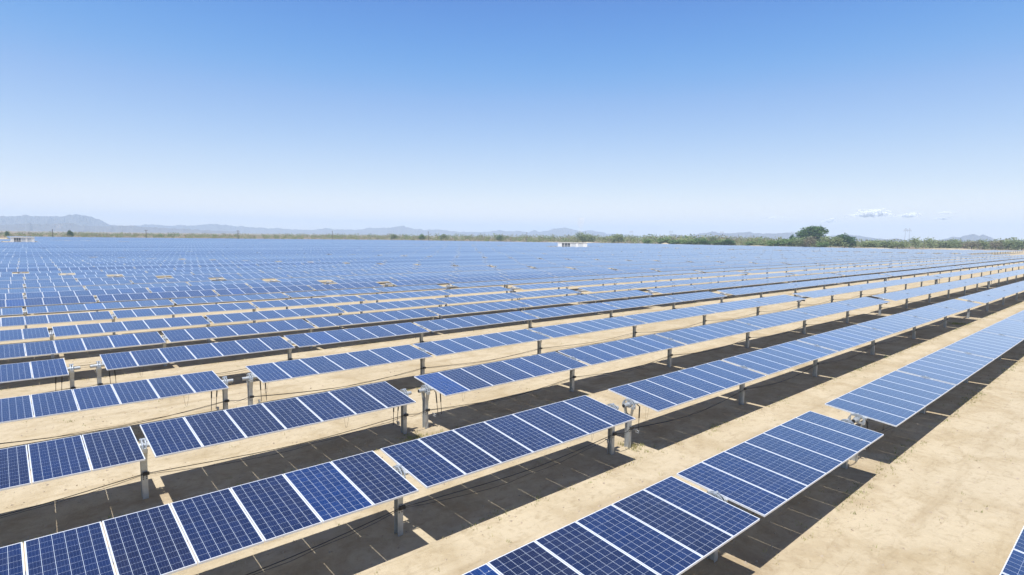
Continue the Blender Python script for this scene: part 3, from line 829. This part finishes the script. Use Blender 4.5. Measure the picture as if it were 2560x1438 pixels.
def tree(u, vb, vt, dist, wpx, crown, label, name='mesquite_tree', group='trees and tall shrubs along the scrub edge', tr=0):
    p = at_dist(u, dist); k = dist / F / (1 + ((u - W0 / 2) / F) ** 2)
    d = ray(u, vt); top = CAM.z + d.z * dist / math.hypot(d.x, d.y)
    root = empty(name, p); root.rotation_euler = (0, 0, random.uniform(-.35, .35) - YAW); tag(root, label, 'tree' if 'tree' in name else 'shrub', group)
    w = wpx * k / .95
    link('crown', CRW[crown], root, scale=(w, w, top)); link('trunk', TRK[tr % 3], root, scale=(w * .6, w * .6, top))
    return root
tree(2032, 615, 563, 600, 70, 'big', 'big dark green tree with a flat spreading crown, tallest on the horizon', 'spreading_tree', tr=2)
tree(2112, 617, 584, 560, 60, 'round', 'rounded dark green tree just right of the tallest tree', 'round_tree', tr=1)
for k, (u, vt, dist, wpx, cr, lab, nm) in enumerate((
    (2078, 589, 548, 62, 'olive', 'olive mesquite bushing out between the tallest tree and the rounded dark tree', 'mesquite_tree'),
    (2002, 590, 545, 42, 'olive2', 'grey green shrub at the left foot of the tallest tree', 'desert_shrub'),
    (2026, 589, 542, 30, 'dry', 'brownish twiggy shrub in front of the tallest tree trunk', 'desert_shrub'),
    (2058, 603, 535, 32, 'bright', 'low pale green shrub before the tallest tree on its right', 'desert_shrub'),
    (1972, 592, 548, 46, 'bright', 'green shrub second to the left of the tallest tree', 'desert_shrub'),
    (1938, 597, 548, 44, 'bright', 'low bright shrub third to the left of the tallest tree', 'desert_shrub'),
    (1982, 586, 590, 16, 'round', 'small dark tree poking up left of the tallest tree', 'round_tree'),
    (1455, 580, 640, 34, 'wispy', 'tall grey green tree rising right behind the mid field cabin', 'mesquite_tree'),
    (1475, 585, 630, 30, 'wispy', 'shorter grey green tree behind the right end of the cabin', 'mesquite_tree'),
    (1546, 583, 620, 26, 'olive', 'upright green tree standing alone right of the mid field cabin', 'mesquite_tree'),
    (1618, 595, 600, 20, 'bright', 'low green bush among the scrub right of the upright green tree', 'desert_shrub'),
    (1660, 591, 600, 34, 'bright', 'bright green shrub at the left end of the long green thicket', 'desert_shrub'),
    (1692, 597, 575, 36, 'bright', 'green shrub in the long thicket, second from its left end', 'desert_shrub'),
    (1718, 597, 570, 38, 'bright', 'dense green shrub in the middle of the long thicket', 'desert_shrub'),
    (1750, 591, 570, 36, 'bright', 'taller green shrub in the long thicket beside its dark end', 'desert_shrub'),
    (1764, 599, 555, 22, 'round', 'dark green bush closing the long thicket on the right', 'desert_shrub'),
    (1783, 588, 590, 18, 'olive', 'upright olive tree rising behind the second thicket', 'mesquite_tree'),
    (1800, 597, 560, 38, 'bright', 'green shrub under the upright olive tree of the second thicket', 'desert_shrub'),
    (1822, 598, 560, 30, 'round', 'dark rounded bush ending the second thicket before the bare sand', 'desert_shrub'),
    (1880, 601, 565, 30, 'bright', 'low green bush on the bare sand left of the tree group', 'desert_shrub'),
    (1900, 605, 560, 34, 'olive2', 'low olive bush beside the sand berm left of the tree group', 'desert_shrub'),
    (2175, 600, 560, 50, 'olive2', 'wide olive shrub first right of the rounded dark tree', 'desert_shrub'),
    (2212, 598, 590, 56, 'olive2', 'wide olive shrub second right of the rounded dark tree', 'desert_shrub'),
    (2245, 604, 560, 40, 'olive', 'yellowish shrub just left of the tall pylon foot', 'desert_shrub'),
    (2290, 593, 640, 34, 'wispy', 'tall feathery mesquite just right of the tall pylon', 'mesquite_tree'),
    (2325, 594, 650, 34, 'wispy', 'feathery mesquite second to the right of the tall pylon', 'mesquite_tree'),
    (2362, 601, 620, 40, 'olive', 'yellow olive shrub left of the twin-topped hill', 'desert_shrub'),
    (2390, 597, 640, 44, 'wispy', 'mesquite in front of the left slope of the twin-topped hill', 'mesquite_tree'),
    (2430, 602, 640, 44, 'dry', 'brownish mesquite by the utility pole below the twin-topped hill', 'mesquite_tree'),
    (2458, 598, 655, 40, 'wispy', 'mesquite below the sharper top of the twin-topped hill', 'mesquite_tree'),
    (2490, 602, 640, 36, 'dry', 'brownish shrub at the right foot of the twin-topped hill', 'desert_shrub'),
    (2522, 598, 660, 40, 'olive', 'green mesquite second from the right frame edge', 'mesquite_tree'),
    (2556, 597, 650, 46, 'olive', 'green mesquite at the right frame edge', 'mesquite_tree'),
    (175, 575, 700, 13, 'round', 'dark round tree rising above the scrub left of the first mountain slope', 'round_tree'),
    (17, 577, 720, 9, 'round', 'small dark tree above the scrub behind the far left cabin', 'round_tree'),
    (1055, 583, 700, 15, 'bright', 'green tree in the scrub below the pale twin peaks', 'round_tree'),
    (1110, 584, 700, 18, 'olive', 'pale green tree in the scrub right of the pale twin peaks', 'mesquite_tree'),
    (985, 584, 720, 14, 'olive', 'small green tree in the scrub left of the pale twin peaks', 'mesquite_tree'),
    (1250, 585, 700, 16, 'bright', 'green tree in the scrub midway between the peaks and the cabin', 'round_tree'))):
    tree(u, 0, vt, dist, wpx * 1.22, cr, lab, nm, tr=k)
# the mass of scrub behind them
def scrub_top(u):   # top of the scrub band in pixels of the photograph
    pts = [(-300, 577), (0, 578), (320, 582), (640, 584), (960, 585), (1280, 586.5), (1500, 588.5), (1760, 592), (1950, 598), (2130, 603), (2240, 603), (2400, 605), (2600, 603), (2900, 606)]
    for (a, va), (b_, vb) in zip(pts, pts[1:]):
        if a <= u <= b_: return va + (vb - va) * (u - a) / (b_ - a)
    return 600
b = MB(); q = np.random.default_rng(5); cols = []
NB = 2600
V, Fc, Mi = [], [], []
off = 0
for k in range(NB):
    u = q.uniform(-260, 2860); base = scrub_inner(u) + 12
    dist = base + 20 + (q.random() ** 1.4) * 520
    d = ray(u, scrub_top(u)); lim = CAM.z + d.z * dist / math.hypot(d.x, d.y)
    near = (dist - base) / 540
    hgt = max(1.2, min(10.5, lim * q.uniform(.55, 1.10) * (1.0 + 0.22 * max(0, min(1, (u - 1300) / 500))))) * (0.40 + 0.6 * min(1, near * 2.6 + max(0, min(1.0, (u - 1200) / 700))))
    w = hgt * q.uniform(.75, 1.7); c = at_dist(u, dist)
    n = 64; m = int(q.choice((0, 0, 0, 1, 1, 2, 3)))
    lob = q.normal(size=(4, 3)) * np.array((.3, .3, .16)) + np.array((0, 0, .5))
    for _ in range(n):
        p = lob[q.integers(4)] + q.normal(size=3) * np.array((.19, .19, .2)); p[2] = abs(p[2])
        p = np.array((c.x + p[0] * w, c.y + p[1] * w, min(p[2], 1.05) * hgt))
        a = q.normal(size=3); a /= np.linalg.norm(a); e = np.cross(a, q.normal(size=3)); e /= np.linalg.norm(e); s = hgt * q.uniform(.045, .11)
        V += [p - a * s, p + e * s * .7, p + a * s, p - e * s * .7]; Fc.append((off, off + 1, off + 2, off + 3)); off += 4; Mi.append(m)
me = bpy.data.meshes.new('scrub'); me.from_pydata([tuple(p) for p in V], [], Fc)
for m in (M_SCRUB, M_LEAFO, M_LEAFB, M_LEAFY): me.materials.append(m)
me.polygons.foreach_set('material_index', Mi); me.update()
tag(link('scrub', me), 'low olive desert scrub filling the plain beyond the array', 'scrub', None, 'stuff')

# ------------------------------------------------------------------ mountains
def ridge(name, prof, dist, depth, seed, base=-30, rough=1.0):
    q = np.random.default_rng(seed); us = np.arange(prof[0][0], prof[-1][0] + .1, 2.5)
    tops = np.interp(us, [p[0] for p in prof], [p[1] for p in prof])
    tops = tops + rough * (np.interp(us, us[::3], q.normal(0, .75, len(us[::3]))) + q.normal(0, .28, len(us)))
    nr = 14; rows = []
    for s in range(-nr, nr + 1):
        ring = []
        t = s / nr
        for u, v in zip(us, tops):
            d = ray(u, v); k = dist / math.hypot(d.x, d.y); ht = max(2.0, CAM.z + d.z * k)
            spur = 0.5 + 0.5 * math.sin(u * .11 + 3 * math.sin(u * .031 + seed)) * math.sin(u * .043 + seed * 2)
            fall = (1 - abs(t)) ** (0.6 + 2.0 * spur)
            z = ht * fall * (1 + q.normal(0, .07) * (1 if s else 0)) * (1 + (0.14 * math.sin(u * .23 + s * 1.3) * (1 - abs(t)) * min(1, abs(t) * 4)))
            if abs(s) == nr: z = base
            kk = (dist + t * depth) / math.hypot(d.x, d.y); ring.append((CAM.x + d.x * kk, CAM.y + d.y * kk, z))
        rows.append(ring)
    b = MB()
    for a, c in zip(rows, rows[1:]):
        for k in range(len(us) - 1): b.quad(a[k], a[k + 1], c[k + 1], c[k])
    o = link(name, b.mesh(name, M_ROCK)); o['kind'] = 'structure'
    return o
TALL = [(-420, 556), (-300, 545), (-150, 549), (0, 541), (40, 541), (66, 538), (85, 541), (110, 541), (160, 541), (175, 537), (190, 535), (205, 538), (230, 543), (255, 552), (270, 561), (300, 566), (350, 572), (420, 579)]
ridge('mountains', TALL, 6400, 900, 3)
FOOT = [(-420, 566), (-200, 563), (0, 563), (60, 559), (100, 561), (150, 558), (180, 559), (210, 565), (260, 567), (300, 564), (330, 564), (350, 567), (390, 569), (450, 572), (520, 575), (600, 579)]
ridge('foothills', FOOT, 4800, 600, 4)
LOW = [(250, 572), (300, 566), (340, 564), (365, 562), (390, 562), (420, 565), (450, 563), (470, 565), (500, 563), (540, 560), (560, 563), (590, 566), (640, 569), (670, 571), (690, 569), (715, 573), (780, 575), (810, 571), (840, 574), (900, 575), (925, 569), (945, 571), (975, 570), (1005, 565), (1030, 571), (1060, 575), (1090, 574), (1130, 578), (1180, 581), (1215, 580), (1230, 578), (1250, 575), (1270, 578), (1300, 578), (1320, 580), (1336, 576), (1355, 579), (1380, 574), (1395, 571), (1410, 569), (1425, 572), (1450, 579), (1470, 576), (1485, 578), (1500, 581), (1540, 586), (1600, 590), (1650, 594)]
ridge('low_mountains', LOW, 7400, 800, 5)
RIGHT = [(1600, 596), (1660, 591), (1685, 586), (1715, 590), (1740, 586), (1780, 580), (1800, 583), (1830, 583), (1850, 581), (1870, 581), (1885, 583), (1920, 584), (1950, 583), (1975, 582), (2000, 588), (2060, 591), (2120, 587), (2150, 590), (2180, 595), (2220, 599), (2240, 596), (2260, 600), (2330, 603), (2360, 598), (2380, 593), (2400, 594), (2420, 588), (2436, 586), (2448, 589), (2456, 586), (2475, 593), (2490, 600), (2510, 598), (2540, 602), (2570, 598), (2640, 603), (2800, 600), (2950, 606)]
ridge('right_hills', RIGHT, 5600, 600, 6, rough=.7)

# ------------------------------------------------------------------ haze, dust and clouds
def volume_box(name, lo_, hi_, dens, col, aniso, label, cat):
    b = MB(); b.box(lo_[0], hi_[0], lo_[1], hi_[1], lo_[2], hi_[2])
    m = bpy.data.materials.new(name); m.use_nodes = True; n = m.node_tree.nodes; n.remove(n['Principled BSDF'])
    pv = n.new('ShaderNodeVolumePrincipled'); pv.inputs['Color'].default_value = (*col, 1); pv.inputs['Density'].default_value = dens; pv.inputs['Anisotropy'].default_value = aniso
    m.node_tree.links.new(pv.outputs[0], n['Material Output'].inputs['Volume'])
    o = link(name, b.mesh(name, m)); tag(o, label, cat, None, 'stuff'); return o
volume_box('haze', (-9100, -9100, -40), (9100, 9100, 215), 1.9e-4, (0.66, 0.82, 1.0), 0.0, 'thin pale blue haze over the plain', 'haze')

def plume(u, vtop, vb, dist, wpx, dens, label):
    k = dist / F; base = at_dist(u, dist); d = ray(u, vtop); top = CAM.z + d.z * dist / math.hypot(d.x, d.y)
    b = MB(); n = 9; q = random.Random(u); x = 0
    pts, rad = [], []
    for j in range(n + 1):
        x += q.uniform(-.25, .35) * wpx * k * .3; pts.append((x, 0, top * j / n)); rad.append(wpx * k / 2 * (.55 + .75 * j / n) * q.uniform(.8, 1.2))
    b.tube(pts, rad, 14)
    m = bpy.data.materials.new('dust'); m.use_nodes = True; nn = m.node_tree.nodes; nn.remove(nn['Principled BSDF'])
    pv = nn.new('ShaderNodeVolumePrincipled'); pv.inputs['Color'].default_value = (1.0, 0.90, 0.80, 1); pv.inputs['Density'].default_value = dens
    m.node_tree.links.new(pv.outputs[0], nn['Material Output'].inputs['Volume'])
    o = link('dust_plume', b.mesh('dust_plume', m), None, base, (0, 0, -YAW)); tag(o, label, 'dust', None, 'stuff')
plume(1452, 545, 600, 1500, 15, 0.010, 'faint tan dust devil rising behind the scrub at the mid field cabin')
plume(143, 561, 585, 1500, 10, 0.012, 'faint pale dust devil before the foot of the tall mountains')
t = NT('cloud_vapour'); t.set(Base_Color=(0.95, 0.95, 0.95), Roughness=1.0); t.b.inputs['Specular IOR Level'].default_value = 0
_tr = t.new('ShaderNodeBsdfTranslucent'); _tr.inputs[0].default_value = (0.95, 0.95, 0.95, 1); _m1 = t.new('ShaderNodeMixShader'); _m1.inputs[0].default_value = 0.05
t.l.new(t.b.outputs[0], _m1.inputs[1]); t.l.new(_tr.outputs[0], _m1.inputs[2])
_tp = t.new('ShaderNodeBsdfTransparent'); _m2 = t.new('ShaderNodeMixShader'); _m2.inputs[0].default_value = 0.28
_cu = t.new('ShaderNodeCombineXYZ'); _cu.inputs[2].default_value = 1.0; t.l.new(_cu.outputs[0], t.b.inputs['Normal'])
t.l.new(_tp.outputs[0], _m2.inputs[1]); t.l.new(_m1.outputs[0], _m2.inputs[2]); t.l.new(_m2.outputs[0], t.n['Material Output'].inputs[0])
M_CLOUD = t.mat
def sphere_into(b, c, r, n=8, m=5):
    g = [[Vector((c[0] + r * math.sin(math.pi * j / m) * math.cos(2 * math.pi * k / n), c[1] + r * math.sin(math.pi * j / m) * math.sin(2 * math.pi * k / n), c[2] + r * .8 * math.cos(math.pi * j / m))) for k in range(n)] for j in range(m + 1)]
    for j in range(m):
        for k in range(n): b.quad(g[j][k], g[j + 1][k], g[j + 1][(k + 1) % n], g[j][(k + 1) % n])
def puff(u, v, dist, w, h, fill, seed, label):
    d = ray(u, v); k = dist / math.hypot(d.x, d.y); c = CAM + d * k; px = dist / F
    q = random.Random(seed); b = MB(); W_, H_ = w * px / 2, h * px / 2
    heads = [(q.uniform(-.55, .6), q.uniform(.4, 1.0)) for _ in range(4)]
    for _ in range(int(210 * fill)):
        x = q.gauss(0, .42); x = max(-1, min(1, x))
        top = max(.25, max(hh * math.exp(-((x - hx) / .22) ** 2) for hx, hh in heads)) * (1 - abs(x) ** 2 * .8)
        z = -0.35 + q.random() * top * 1.25; y = q.gauss(0, .3)
        sphere_into(b, (x * W_, y * W_, z * H_), H_ * q.uniform(.10, .38) * (1.1 - .7 * abs(x)))
    o = link('cloud', b.mesh('cloud', M_CLOUD, True), None, c, (0, 0, -YAW))
    tag(o, label, 'cloud', 'small clouds low over the right horizon')
for a in ((2180, 535, 13000, 95, 26, 1.6, 1, 'white cloud puff, the largest, above and right of the tallest tree'),
          (2272, 538, 13000, 50, 18, 1.0, 2, 'white cloud puff second from the largest, above the tall pylon'),
          (2366, 532, 13500, 36, 9, .6, 3, 'thin cloud streak upper of two left of the twin-topped hill'),
          (2360, 546, 13500, 30, 10, .6, 4, 'small faint cloud lower of two left of the twin-topped hill'),
          (2076, 552, 13000, 40, 14, .6, 5, 'small cloud low over the tallest tree'),
          (1940, 545, 13000, 80, 9, .5, 6, 'faint wide cloud left of the tallest tree')):
    puff(*a)
print('objects', len(bpy.data.objects), 'trackers', len(jobs), 'rest', len(rest))
